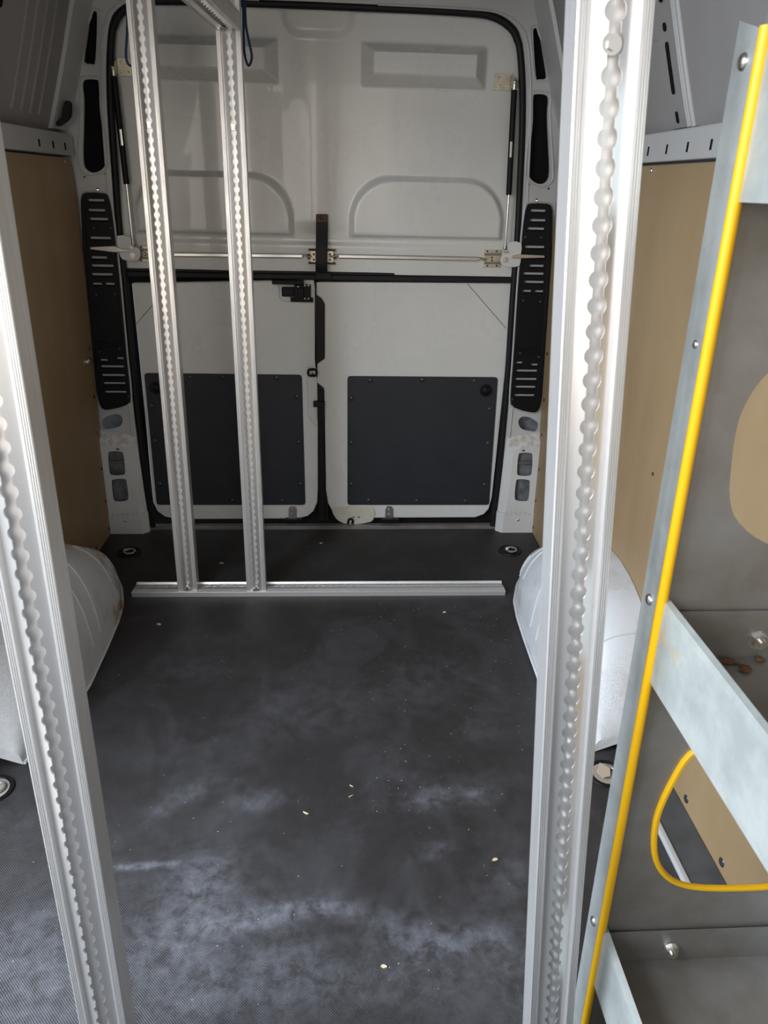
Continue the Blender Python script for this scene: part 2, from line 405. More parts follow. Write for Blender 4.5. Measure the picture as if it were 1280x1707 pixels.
for s, wo, y0, y1 in ((1, wr_o, 0.3, 1.8), (1, wr_o, 2.0, 2.85), (-1, wl_o, 2.0, 2.30), (-1, wl_o, 2.44, 2.80)):
    bm = bmesh.new(); tube(bm, [(s * (upx(1.73 + .05 * t) + .001), y0 + (y1 - y0) * t, 1.73 + .05 * t) for t in (0, .5, 1)], .0022, 6)
    child(wo, 'sheet_seam', bm, PANELG)
# pressed flutes in the far left upper sheet
for y in (2.46, 2.53, 2.60, 2.67):
    bm = bmesh.new(); tube(bm, [(-(upx(z) + .0105), y, z) for z in (1.58, 1.66, 1.78, 1.91)], .014, 16); child(wl_o, 'pressed_flute', bm, PANELG, smooth=True)

# ---- plywood lining
ARCH_Z = [(1.485, .07), (1.52, .15), (1.57, .24), (1.63, .305), (1.70, .348), (1.78, .372), (1.88, .384), (2.0, .374), (2.1, .335), (2.2, .285), (2.3, .225), (2.42, .155), (2.54, .07), (2.62, .0)]
ARCH_X = [(1.485, .757), (1.55, .738), (1.65, .708), (1.8, .690), (2.0, .695), (2.15, .702), (2.26, .715), (2.38, .752), (2.5, .81), (2.62, .90)]
def plywood(side, y0, y1):
    bm = bmesh.new(); ny, nz = int((y1 - y0) / .02), 34; g = []
    for j in range(ny + 1):
        y = y0 + (y1 - y0) * j / ny
        zb = 0.002
        zt = 1.459 - max(0, (y - (y1 - .03)) / .03) ** 2 * .03
        g.append([])
        for i in range(nz + 1):
            z = zb + (zt - zb) * i / nz
            g[-1].append((bm.verts.new((side * wallx(z), y, z)), bm.verts.new((side * (wallx(z) + .008), y, z))))
    for j in range(ny):
        for i in range(nz):
            for k in (0, 1): bm.faces.new((g[j][i][k], g[j + 1][i][k], g[j + 1][i + 1][k], g[j][i + 1][k]))
    for j in range(ny):
        for i in (0, nz): bm.faces.new((g[j][i][0], g[j + 1][i][0], g[j + 1][i][1], g[j][i][1]))
    for i in range(nz):
        for j in (0, ny): bm.faces.new((g[j][i][0], g[j][i + 1][0], g[j][i + 1][1], g[j][i][1]))
    return bm
PR = thing('plywood_panel', 'tan plywood lining panel on the right side wall, behind the shelving', 'panel', (.90, 1.5, 0), 'plywood wall lining')
PL = thing('plywood_panel', 'tan plywood lining panel on the shaded left side wall', 'panel', (-.90, 2.1, 0), 'plywood wall lining')
obj('sheet', plywood(1, 0.0, 2.872), PLY, PR, smooth=True); obj('sheet', plywood(-1, 1.30, 2.872), PLY, PL, smooth=True)
def clip(par, side, y, z, r=.010):
    bm = bmesh.new(); dome(bm, (side * (wallx(z)), y, z), (-side, 0, 0), r, .35); o = obj('clip', bm, RIVETB, par, smooth=True); return o
for z in (.03, .16, .305, .46, .61, .80): clip(PR, 1, 2.838, z, .008); clip(PL, -1, 2.838, z, .008)
clip(PL, -1, 2.66, .03, .008); clip(PR, 1, 2.66, .03, .008)
for px, py in ((1133, 1332), (1190, 1441), (1072, 978)):
    p = at(px, py, 'X', .905); clip(PR, 1, p.y, max(p.z, .035), .011)
for px, py in ((1086, 790),):
    p = at(px, py, 'X', .895); clip(PR, 1, p.y, p.z, .006)
for par, s, y, z in ((PR, 1, 2.02, 1.448), (PL, -1, 2.80, 1.448)):
    bm = bmesh.new(); dome(bm, (s * wallx(z), y, z), (-s, 0, 0), .007, .4); obj('screw', bm, ZINC, par, smooth=True)
bm = bmesh.new(); c_ = at(143, 603, 'X', -.895)
cyl(bm, c_ + Vector((-.01, 0, 0)), c_ + Vector((.008, 0, 0)), .016, 16); cyl(bm, c_ + Vector((.004, 0, -.008)), c_ + Vector((.018, 0, .010)), .007, 10)
o = obj('lashing_stud', bm, ZINC, PL, smooth=True); o['label'] = 'chrome lashing stud'

# ---- rear frame with the door aperture
ap_r = [(827, 866), (838, 780), (850, 650), (860, 500), (868, 400), (873, 300), (877, 200), (876, 120), (869, 62), (852, 36), (820, 20), (770, 14.5), (700, 10.5)]
AP = [xz(a, b, YP) for a, b in ap_r]
AP = AP + [(.18, AP[-1][1] + .0005), (0, AP[-1][1] + .001)]
AP[0] = (AP[0][0], 0.02)
ap_half = [(p.x, p.y) for p in smooth_path([(a, b, 0) for a, b in AP], 4)]
aperture = ap_half + [(-x, z) for x, z in reversed(ap_half[:-1])]
def pxl(L, y=YP): return [xz(a, b, y) for a, b in L]
slot_hi = smooth2(pxl([(888.6, 56), (892, 47), (898.7, 50), (905, 87), (910.5, 122), (909, 131), (898.7, 132), (893, 126)]))
slot_lo = smooth2(pxl([(888.6, 163), (893, 157), (909, 158), (914, 166), (912.5, 190), (914, 235), (916, 279), (913, 300), (900, 307), (885, 299), (881, 282), (885, 235), (888, 201)]))
vent_r = pxl([(876.8, 346), (883, 339.6), (911, 339.6), (919, 350), (919, 387), (918, 445), (915.7, 498), (910, 565), (907, 621), (901, 667), (895, 684), (883, 686), (856, 678), (850.5, 663), (854.5, 609.5), (859, 543), (863.4, 476), (869, 409), (872, 376)])
hole_a = smooth2(pxl([(864.7, 700), (871, 694.6), (883, 696), (894.7, 703), (897, 709), (894.7, 719), (886, 719.5), (871, 716), (864.7, 708)]))
sq = pxl([(893, 331), (897, 331), (897, 335), (893, 335)])
sq2 = pxl([(880, 306), (883, 306), (883, 309), (880, 309)]); sq3 = pxl([(913, 313), (916, 313), (916, 316), (913, 316)])
hs = []
for L in (slot_hi, slot_lo, hole_a, sq, sq2, sq3): hs += [L, mirror(L)]
outer = [(-.96, 0.0), (-.96, 1.50), (-.91, 1.60), (-.83, 1.80), (-.77, 1.96), (-.74, 2.08), (.74, 2.08), (.77, 1.96), (.83, 1.80), (.91, 1.60), (.96, 1.50), (.96, 0.0)]
# the aperture is open at the sill, so it is part of the outline
outline = outer + [(aperture[0][0], 0.0)] + aperture + [(aperture[-1][0], 0.0)]
bm = bmesh.new(); plate(bm, outline, hs, lambda x, z: (x, YP, z), (0, .012, 0))
wall_rear = struct('wall_rear', bm, FRAME)
for s in (1, -1):
    bm = bmesh.new(); box(bm, (min(s * .775, s * .95), YP + .05, .38), (max(s * .775, s * .95), YP + .06, .56)); child(wall_rear, 'inner_skin', bm, INNERSHADE)
    bm = bmesh.new(); box(bm, (min(s * .755, s * .95), YP + .03, 1.36), (max(s * .755, s * .95), YP + .04, 1.73)); box(bm, (min(s * .728, s * .95), YP + .03, 1.73), (max(s * .728, s * .95), YP + .04, 1.97)); child(wall_rear, 'cavity', bm, CAVITY)
    # pressed rims round the openings and along the inner edge
    for L in (slot_hi, slot_lo):
        cx = sum(p[0] for p in L) / len(L); cz = sum(p[1] for p in L) / len(L)
        bm = bmesh.new(); tube(bm, [(s * (cx + (x - cx) * 1.22 + math.copysign(.004, x - cx)), YP - .0005, cz + (z - cz) * 1.06) for x, z in L], .004, 6, closed=True)
        child(wall_rear, 'pressed_rim', bm, FRAME, smooth=True)
    bm = bmesh.new(); tube(bm, [(s * (x + .016), YP - .001, z) for x, z in ap_half[:-4]], .004, 6); child(wall_rear, 'pressed_edge', bm, FRAME, smooth=True)
    # side corner post between pillar and upper sheet
    bm = bmesh.new(); A = []
    for z in (1.545, 1.62, 1.70, 1.80, 1.90, 1.97):
        xx = upx(z); A.append([bm.verts.new((s * a, b_, z)) for a, b_ in ((xx, 2.77), (xx - .012, 2.775), (xx - .03, YP), (xx + .02, YP))])
    for i in range(5):
        for k in range(4): bm.faces.new((A[i][k], A[i][(k + 1) % 4], A[i + 1][(k + 1) % 4], A[i + 1][k]))
    bm.faces.new(A[0]); child(wall_rear, 'corner_post', bm, FRAME)
# lower bulge of each pillar with its two openings, and the foot cap
YB = 2.855
hB = smooth2(pxl([(864, 760), (868, 755), (883, 755), (887.6, 760), (886, 788), (881.5, 793), (867, 793), (861.7, 788)], YB))
hC = smooth2(pxl([(860, 804), (864, 799), (880, 800), (883, 805), (881, 831), (876, 835.5), (862.5, 834.5), (857.8, 829)], YB))
hD = pxl([(870, 750), (875, 750), (875, 752.5), (870, 752.5)], YB)
for s in (1, -1):
    f = (lambda L: L) if s > 0 else mirror
    xi = xz(852, 800, YB)[0]
    bm = bmesh.new()
    outl = [(xi - .012, 0), (xi - .002, .35), (xi, .388), (.93, .425), (.93, 0)]
    plate(bm, f(outl), [f(hB), f(hC), f(hD)], lambda x, z: (x, YB, z), (0, .003, 0))
    # inner cheek, top slope
    q = [(xi - .012, YB, 0), (xi - .002, YB, .35), (xi, YB, .388), (xi - .03, YP, .432), (xi - .042, YP, 0)]
    bm.faces.new([bm.verts.new((s * a, b_, c)) for a, b_, c in q])
    q = [(xi, YB, .388), (.93, YB, .425), (.93, YP, .458), (xi - .03, YP, .432)]
    bm.faces.new([bm.verts.new((s * a, b_, c)) for a, b_, c in q])
    child(wall_rear, 'pillar_foot', bm, FOOTP)
    bm = bmesh.new(); q = [(xi - .02, YB - .007), (.925, YB - .007), (.925, YP), (xi - .045, YP), (xi - .045, YP - .015)]
    lo_ = [bm.verts.new((s * a, b_, 0)) for a, b_ in q]; hi_ = [bm.verts.new((s * a, b_, .092)) for a, b_ in q]
    bm.faces.new(hi_)
    for k in range(5): bm.faces.new((lo_[k], lo_[(k + 1) % 5], hi_[(k + 1) % 5], hi_[k]))
    child(wall_rear, 'foot_cap', bm, FOOTP, bevel=.003)
    bm = bmesh.new(); box(bm, (min(s * .80, s * .92), YB + .022, .10), (max(s * .80, s * .92), YB + .026, .42)); child(wall_rear, 'inner_skin', bm, INNERSHADE)
    bm = bmesh.new(); tube(bm, [(s * .80, YB + .012, .325), (s * .92, YB + .012, .325)], .006, 8); child(wall_rear, 'inner_lip', bm, INNERSHADE)
    bm = bmesh.new(); dome(bm, (s * .853, YB - .007, .062), (0, -1, 0), .006, .5); child(wall_rear, 'foot_screw', bm, ZINC, smooth=True)
# rubber plug on the left corner post
bm = bmesh.new(); plate(bm, smooth2(pxl([(104, 180), (108, 169), (116, 170), (117, 188), (112, 200), (97, 210), (92, 205), (101, 196)], 2.79)), [], lambda x, z: (x, 2.79, z), (0, .02, 0))
child(wall_rear, 'rubber_plug', bm, RUBBER)
# door seal: black rubber lip round the whole aperture
bm = bmesh.new()
ring = [(x * .985 if abs(x) > .2 else x, YP + .012, z - (.008 if z > 1.85 else 0)) for x, z in ap_half + [(-a, b_) for a, b_ in reversed(ap_half[:-1])]]
ring[0] = (ring[0][0], ring[0][1], .012); ring[-1] = (ring[-1][0], ring[-1][1], .012)
tube(bm, ring, .012, 10, flat=None)
seal = child(wall_rear, 'door_seal', bm, RUBBER, smooth=True); seal['label'] = 'black rubber door seal'

# sill strip
bm = bmesh.new(); box(bm, (-.79, 2.888, -.005), (.79, 2.93, .010)); box(bm, (-.79, 2.893, .010), (.79, 2.90, .014))
tr = struct('trim_1', bm, GALVD)

# ------------------------------------------------------------------ rear doors
# upper flap: one pressed sheet, raised fields facing the load space
def sst(t): t = max(0.0, min(1.0, t)); return t * t * (3 - 2 * t)
def flap_h(x, z):
    h = 0.0
    ax = abs(x)
    # two raised rectangles
    d = min((ax - .143) / .043, (.583 - ax) / .043, (1.843 - z) / .030, (z - 1.712) / .034)
    h += .052 * max(0, min(1, d))
    # two raised arches
    x0, x1, z0, z1, r = .100, .693, 1.212, 1.432, .16
    cx = min(max(ax, x0 + r), x1 - r); cz = min(z, z1 - r)
    if z > z1 - r: dd = r - math.hypot(ax - cx, z - cz)
    else: dd = min(ax - x0, x1 - ax)
    dd = min(dd / .024, (z - z0) / .016)
    h += .028 * sst(dd)
    # shallow tongue at the top middle
    r = .07; cx = min(max(x, -.135 + r), .125 - r); cz = max(z, 1.845 + r)
    dd = r - math.hypot(x - cx, z - cz)
    h += .010 * sst(dd / .03)
    h += .007 * math.exp(-((x + .02) / .07) ** 2) * sst((z - 1.22) / .05) + .005 * math.exp(-((ax - .35) / .15) ** 2)
    if z < 1.20: h += .006 * sst((1.20 - z) / .02)
    return h
bm = bmesh.new(); NX, NZ = 300, 176; X0, X1, Z0, Z1 = -.765, .765, 1.082, 1.985
gr = [[bm.verts.new((X0 + (X1 - X0) * i / NX, YD - flap_h(X0 + (X1 - X0) * i / NX, Z0 + (Z1 - Z0) * k / NZ), Z0 + (Z1 - Z0) * k / NZ)) for i in range(NX + 1)] for k in range(NZ + 1)]
for k in range(NZ):
    for i in range(NX): bm.faces.new((gr[k][i], gr[k][i + 1], gr[k + 1][i + 1], gr[k + 1][i]))
border = [gr[0][i] for i in range(NX + 1)] + [gr[k][NX] for k in range(1, NZ + 1)] + [gr[NZ][i] for i in range(NX - 1, -1, -1)] + [gr[k][0] for k in range(NZ - 1, 0, -1)]
bk = [bm.verts.new((v.co.x, YD + .04, v.co.z)) for v in border]
for i in range(len(border)): bm.faces.new((border[i], border[(i + 1) % len(border)], bk[(i + 1) % len(border)], bk[i]))
bm.faces.new(bk)
door_1 = struct('door_1', bm, DOORW, smooth=True)
# seal bar at the split
bm = bmesh.new(); box(bm, (-.752, YD - .022, 1.060), (.752, YD - .001, 1.078)); box(bm, (-.752, YD - .012, 1.078), (.28, YD - .001, 1.089)); 
child(door_1, 'lower_seal', bm, RUBBER, bevel=.003)

def lower_door(name, pxs, thick=.035):
    bm = bmesh.new(); L = [xz(a, b, YD) for a, b in pxs]
    plate(bm, L, [], lambda x, z: (x, YD, z), (0, thick, 0)); return struct(name, bm, DOORW, bevel=.006)
dl = lower_door('door_2', [(219, 472), (523, 466), (525, 478), (525, 600), (529, 640), (530, 700), (530, 818), (529, 838), (523, 852), (512, 861), (497, 865), (295, 866), (276, 862), (262, 852), (255, 838), (251, 800), (240, 680), (228, 560)])
dr = lower_door('door_3', [(527, 470), (527, 492), (536, 498), (541, 506), (541, 598), (529, 606), (528, 638), (540, 648), (541, 700), (543, 818), (546, 838), (555, 855), (575, 864), (792, 863), (806, 858), (815, 848), (820, 830), (832, 720), (843, 610), (855, 472)])
# black weather strip between the two leaves and back panel
bm = bmesh.new(); p0, p1 = xz(531, 470, YD), xz(536, 868, YD)
box(bm, (p1[0] - .012, YD + .004, p1[1]), (p0[0] + .028, YD + .030, p0[1])); box(bm, (p1[0] - .002, YD - .008, p1[1] + .02), (p1[0] + .013, YD + .01, .62)); child(dr, 'centre_seal', bm, RUBBER)
bm = bmesh.new(); box(bm, (-.80, YD + .042, -.02), (.80, YD + .05, 1.10)); child(dr, 'outer_skin', bm, CAVITY)

def lining(par, px_poly, rivs, knob, flip):
    bm = bmesh.new(); L = [xz(a, b, YD - .006) for a, b in px_poly]
    x0, x1 = min(p[0] for p in L), max(p[0] for p in L)
    # round the corners
    pts = []
    n = len(L)
    for i in range(n):
        p, a, b = Vector(L[i]), Vector(L[i - 1]), Vector(L[(i + 1) % n]); r = .014
        u, v = (a - p).normalized() * r, (b - p).normalized() * r
        for t in (0, .33, .67, 1): q = p + u * (1 - t) ** 2 + v * t ** 2; pts.append((q.x, q.y))
    plate(bm, pts, [], lambda x, z: (x, YD - .006, z), (0, .0058, 0))
    pn = obj('lining_panel', bm, LINING, par, bevel=.0015); pn['label'] = 'charcoal lining panel'
    for a, b in rivs:
        x, z = xz(a, b, YD - .007); bm = bmesh.new(); dome(bm, (x, YD - .006, z), (0, -1, 0), .0105, .6); cyl(bm, (x, YD - .0075, z), (x, YD - .005, z), .013, 16)
        obj('rivet', bm, RIVETB, pn, smooth=True)
    x, z = xz(*knob, YD - .007); bm = bmesh.new(); cyl(bm, (x, YD - .010, z), (x, YD - .005, z), .026, 24); dome(bm, (x, YD - .010, z), (0, -1, 0), .017, .5)
    obj('cap', bm, BLACKP, pn, smooth=True)
lining(dr, [(579, 627), (830, 629), (815, 842), (579, 842)],
       [(617, 634), (704, 633), (791, 635), (586, 664), (586, 738), (586, 807), (817, 682), (814, 739), (808, 808), (615, 834), (695, 835), (776, 835)], (810, 651), 1)
lining(dl, [(240, 622), (503, 625), (509, 842), (261, 842)],
       [(371, 629), (461, 630), (316, 629), (495, 661), (498, 737), (501, 807), (253, 677), (259, 735), (267, 807), (387, 834), (471, 834), (310, 834)], (260, 647), -1)

def rod3(px0, px1, y): return at(*px0, 'Y', y), at(*px1, 'Y', y)
def line_mark(par, a, b, name='pressed_crease'):
    bm = bmesh.new(); p, q = rod3(a, b, YD - .0002); tube(bm, [p, q], .0016, 6); obj(name, bm, GALVD, par)
line_mark(dr, (779, 473), (843, 547)); line_mark(dl, (226, 541), (262, 500))
# raised flange round the latch edge of the left leaf
bm = bmesh.new(); tube(bm, smooth_path([at(a, b, 'Y', YD) for a, b in ((512, 612), (513, 660), (514, 690), (520, 702), (528, 710))], 4), .003, 6); obj('pressed_lip', bm, DOORW, dl, smooth=True)
# recess lip under the latch
bm = bmesh.new(); tube(bm, smooth_path([at(a, b, 'Y', YD - .001) for a, b in ((464, 476), (465, 492), (469, 500), (480, 503), (522, 505))], 4), .003, 6); obj('recess_lip', bm, DOORW, dl, smooth=True)

def pbox(bm, x0, y0, x1, y1, ya, yb):
    """box whose front face spans photo rectangle at depth ya, reaching back to yb"""
    a, b = at(x0, y0, 'Y', ya), at(x1, y1, 'Y', ya)
    box(bm, (min(a.x, b.x), ya, min(a.z, b.z)), (max(a.x, b.x), yb, max(a.z, b.z))); return bm

# door latch
L0 = at(495, 488, 'Y', YD)
latch = thing('door_latch', 'black rotary latch with lever, top inner corner of the left lower door', 'latch', (L0.x, YD, L0.z - .04))
bm = bmesh.new(); pbox(bm, 453, 467, 506, 475, YD - .035, YD - .015); obj('lever', bm, BLACKP, latch, bevel=.003)
bm = bmesh.new(); pbox(bm, 469, 479, 491, 495, YD - .030, YD - .008); obj('paddle', bm, BLACKP, latch, bevel=.004)
bm = bmesh.new(); pbox(bm, 490, 475, 518, 502, YD - .024, YD + .001); pbox(bm, 484, 496, 522, 504, YD - .012, YD + .001); pbox(bm, 496, 480, 506, 497, YD - .034, YD - .02); obj('housing', bm, BLACKP, latch, bevel=.002)
for a, b in ((508, 476), (514, 476), (508, 498), (514, 498), (497, 478)):
    p = at(a, b, 'Y', YD - .025); bm = bmesh.new(); dome(bm, p, (0, -1, 0), .004, .5); obj('screw', bm, ZINC, latch, smooth=True)
# striker loop between the leaves
c = at(521, 621, 'Y', YD - .02)
stk = thing('striker_loop', 'black steel striker loop at mid height between the lower doors', 'striker', (c.x, YD, c.z - .02))
bm = bmesh.new(); tube(bm, [(c.x + dx, YD - .022, c.z + dz) for dx, dz in rrect(-.018, -.013, .016, .013, .010)], .005, 8, closed=True); obj('loop', bm, BLACKP, stk, smooth=True)
bm = bmesh.new(); cyl(bm, (c.x, YD - .02, c.z + .01), (c.x, YD + .002, c.z + .01), .004); cyl(bm, (c.x, YD - .02, c.z - .01), (c.x, YD + .002, c.z - .01), .004); obj('leg', bm, BLACKP, stk)
bm = bmesh.new(); pbox(bm, 522, 670, 541, 679, YD - .022, YD + .01); pbox(bm, 529, 678, 541, 702, YD - .010, YD + .01)
tag(obj('edge_buffer', bm, RUBBER, bevel=.002), 'black rubber buffer low on the gap between the lower doors', 'buffer')

# hold plates at the sill
for (xa, xb, lab) in ((481, 494, 'small steel keeper bracket at the sill under the left lower door'), (642, 655, 'small steel keeper bracket at the sill under the right lower door')):
    p = at((xa + xb) / 2, 866, 'Y', YD - .01)
    t = thing('keeper_bracket', lab, 'bracket', (p.x, YD - .01, p.z), 'sill keeper brackets')
    bm = bmesh.new(); q = [xz(a, b, YD - .008) for a, b in ((xa, 866), (xa, 848), (xa + 3, 844), (xb - 3, 844), (xb, 848), (xb, 866))]
    plate(bm, q, [], lambda x, z: (x, YD - .008, z), (0, .0078, 0)); obj('plate', bm, ZINC, t, bevel=.001)
    for b in (850, 858):
        c = at((xa + xb) / 2, b, 'Y', YD - .008); bm = bmesh.new(); cyl(bm, c, c + Vector((0, -.004, 0)), .006, 6); obj('bolt', bm, GALVD, t)
    bm = bmesh.new(); pbox(bm, xa - 6, 866, xb + 10, 872, YD - .022, YD); obj('foot', bm, BLACKP, t, bevel=.002)
# cream plate at the corner of the right leaf
q = smooth2([xz(a, b, YD - .004) for a, b in ((553, 850), (560, 846), (621, 845), (622, 866), (612, 871), (590, 874), (572, 872), (560, 864))], 2)
p = xz(590, 873, YD - .004)
t = thing('corner_plate', 'pale cream plate with two screws, bottom inner corner of the right lower door', 'plate', (p[0], YD - .004, p[1]))
bm = bmesh.new(); plate(bm, q, [], lambda x, z: (x, YD - .004, z), (0, .0038, 0)); obj('plate', bm, CREAM, t)
for a in (589, 598):
    c = at(a, 862, 'Y', YD - .004); bm = bmesh.new(); dome(bm, c, (0, -1, 0), .0055, .4); obj('screw', bm, GALVD, t, smooth=True)
bm = bmesh.new(); tube(bm, smooth_path([at(a, b, 'Y', YD - .010) for a, b in ((580, 873), (581, 867), (585, 865), (588, 868), (587, 873))], 3), .005, 8); obj('hook', bm, BLACKP, t, smooth=True)

# ------------------------------------------------------------------ flap hardware
FY = YD - .02
def gas_strut(side, br, top, mid, bot, lab):
    p = at(*bot, 'Y', FY - .01); t = thing('gas_strut', lab, 'gas strut', p, 'gas struts of the upper flap')
    a, b, c = at(*top, 'Y', FY - .018), at(*mid, 'Y', FY - .018), at(*bot, 'Y', FY - .018)
    bm = bmesh.new(); cyl(bm, a, b, .0105, 18); o = obj('cylinder', bm, BLACKP, t, smooth=True)
    m1, m2 = a.lerp(b, .48), a.lerp(b, .63)
    bm = bmesh.new(); tube(bm, [m1 + Vector((side * -.003, -.0105, 0)), m2 + Vector((side * -.003, -.0105, 0))], .002, 6, flat=(.008, .0012)); obj('sticker', bm, ZINC, o)
    bm = bmesh.new(); cyl(bm, b, c, .0042, 14); obj('rod', bm, CHROME, t, smooth=True)
    bm = bmesh.new(); u = (a - b).normalized(); cyl(bm, a, a + u * .02, .006, 12); dome(bm, a + u * .024, (0, -1, 0), .008, 1); obj('end_fitting', bm, ZINC, t, smooth=True)
    bm = bmesh.new(); cyl(bm, c, c - u * .012, .006, 12); dome(bm, c - u * .012, (0, -1, 0), .008, 1); obj('end_fitting', bm, ZINC, t, smooth=True)
    bm = bmesh.new(); pbox(bm, *br, YD - .012, YD + .002)
    x0 = at(br[2] if side > 0 else br[0], br[1], 'Y', YD - .012)
    tz = at(br[0], (br[1] + br[3]) / 2, 'Y', YD - .01).z
    # folded ear that carries the ball stud
    e0 = (x0.x, YD - .012, tz + .022); e1 = (x0.x + side * .024, YD - .035, tz + .005); e2 = (x0.x + side * .024, YD - .035, tz - .012); e3 = (x0.x, YD - .012, tz - .022)
    for dz in (0, -.002):
        bm.faces.new([bm.verts.new((k[0] + dz, k[1], k[2])) for k in (e0, e1, e2, e3)])
    br_o = obj('bracket', bm, GOLDZ, t)
    for fx, fz in ((.25, .25), (.75, .25), (.25, .75), (.75, .75)):
        q = at(br[0] + (br[2] - br[0]) * fx, br[1] + (br[3] - br[1]) * fz, 'Y', YD - .012); bm = bmesh.new(); dome(bm, q, (0, -1, 0), .004, .5); obj('rivet', bm, ZINC, br_o, smooth=True)
gas_strut(1, (825, 122, 851, 151), (857, 150), (848, 325), (842, 408), 'black gas strut with bright rod on the right edge of the upper flap')
gas_strut(-1, (195, 97, 222, 127), (190, 127), (211, 307), (221, 402), 'black gas strut with bright rod on the left edge of the upper flap')

def pivot_arm(side, plate_px, arm_px, piv, lab):
    c = at(*piv, 'Y', FY - .03); t = thing('pivot_arm', lab, 'hinge arm', (c.x, FY, c.z - .03), 'flap pivot arms')
    yy = FY - .041
    bm = bmesh.new(); plate(bm, smooth2([xz(a, b, yy) for a, b in plate_px], 2), [], lambda x, z: (x, yy, z), (0, .006, 0)); obj('plate', bm, WHITE, t, bevel=.001)
    ya = FY - .050
    bm = bmesh.new(); plate(bm, [xz(a, b, ya) for a, b in arm_px], [], lambda x, z: (x, ya, z), (0, .010, 0)); obj('arm', bm, ZINC, t, bevel=.002)
    bm = bmesh.new(); c = at(*piv, 'Y', yy); cyl(bm, c, c + Vector((0, -.005, 0)), .010, 18); cyl(bm, c + Vector((0, -.005, 0)), c + Vector((0, -.009, 0)), .0055, 6); obj('pivot_bolt', bm, ZINC, t)
    bm = bmesh.new(); c = at(piv[0], piv[1] - 14, 'Y', yy); cyl(bm, c + Vector((0, .006, 0)), c + Vector((0, -.012, 0)), .005, 12); obj('ball_stud', bm, ZINC, t)
pivot_arm(1, [(849, 404), (869, 405), (868, 425), (866, 443), (848, 445), (837, 441), (834, 434), (838, 425), (846, 420)],
          [(852, 427), (864, 424), (908, 426), (908, 430), (864, 431), (853, 431)], (842, 433), 'white steel pivot arm of the flap hinge on the right')
pivot_arm(-1, [(195, 393), (217, 396), (219, 410), (230, 413), (234, 422), (232, 431), (224, 435), (205, 433), (198, 420)],
          [(217, 418), (205, 420), (190, 421), (150, 416), (150, 412), (190, 410), (205, 415), (217, 416)], (221, 426), 'white steel pivot arm of the flap hinge on the left')

def hinge_plate(x0, y0, x1, y1, lab):
    c = at((x0 + x1) / 2, y1, 'Y', YD - .008); t = thing('hinge_plate', lab, 'hinge', (c.x, YD - .008, c.z), 'zinc hinge plates')
    bm = bmesh.new(); pbox(bm, x0, y0, x1, y1, YD - .014, YD - .004); pl_ = obj('leaf', bm, GOLDZ, t, bevel=.001)
    bm = bmesh.new(); yy = y0 + (y1 - y0) * .27; k = at(x0, yy, 'Y', YD - .016); k2 = at(x1, yy, 'Y', YD - .016); cyl(bm, k, k2, .004, 10)
    yy = y0 + (y1 - y0) * .75; k = at(x0, yy, 'Y', YD - .016); k2 = at(x1, yy, 'Y', YD - .016); cyl(bm, k, k2, .004, 10); obj('knuckle', bm, GALVD, t)
    for fx, fy in ((.2, .1), (.8, .1), (.2, .9), (.8, .9), (.5, .45), (.5, .6)):
        bm = bmesh.new(); dome(bm, at(x0 + (x1 - x0) * fx, y0 + (y1 - y0) * fy, 'Y', YD - .014), (0, -1, 0), .0038, .5); obj('rivet', bm, RUST, t, smooth=True)
hinge_plate(807, 416, 833, 446, 'rivet-studded zinc hinge plate beside the right pivot arm')
hinge_plate(230, 409, 255, 437, 'rivet-studded zinc hinge plate beside the left pivot arm, partly behind a post')

def lock_bar(a, b, lab):
    p, q = at(*a, 'Y', YD - .018), at(*b, 'Y', YD - .018)
    t = thing('locking_bar', lab, 'bar', ((p.x + q.x) / 2, YD - .018, min(p.z, q.z) - .008), 'flap locking bars')
    bm = bmesh.new(); u = (q - p).normalized(); p1, q1 = p + u * .02, q - u * .03
    tube(bm, [p1, q1], .005, 8, flat=(.016, .007)); obj('flat_bar', bm, ZINC, t)
    for e, s_ in ((p1, -1), (q1, 1)):
        bm = bmesh.new(); tube(bm, smooth_path([e, e + u * s_ * .012 + Vector((0, -.004, .003)), e + u * s_ * .024 + Vector((0, -.002, -.002)), e + u * s_ * .035], 3), .0045, 8); obj('end_hook', bm, ZINC, t, smooth=True)
lock_bar((556, 427), (808, 432), 'long flat steel locking bar running right from the centre keeper')
lock_bar((252, 424), (517, 427), 'long flat steel locking bar running left from the centre keeper behind the posts')

c = at(536, 440, 'Y', YD - .02)
ck = thing('centre_keeper', 'rust stained steel keeper behind the black strap, middle of the flap', 'keeper', (c.x, YD - .01, c.z))
for a_, b_ in ((517, 528), (545, 556)):
    bm = bmesh.new(); pbox(bm, a_, 418, b_, 438, YD - .018, YD - .003); obj('plate', bm, GOLDZ, ck, bevel=.001)
bm = bmesh.new(); pbox(bm, 514, 415, 559, 419, YD - .022, YD - .003); pbox(bm, 514, 437, 559, 441, YD - .022, YD - .003); pbox(bm, 512, 424, 517, 432, YD - .022, YD - .003); pbox(bm, 556, 424, 561, 432, YD - .022, YD - .003); obj('frame', bm, RUST, ck, bevel=.001)
for a, b in ((523, 424), (523, 433), (550, 424), (550, 433)):
    bm = bmesh.new(); dome(bm, at(a, b, 'Y', YD - .018), (0, -1, 0), .004, .5); obj('rivet', bm, RUST, ck, smooth=True)

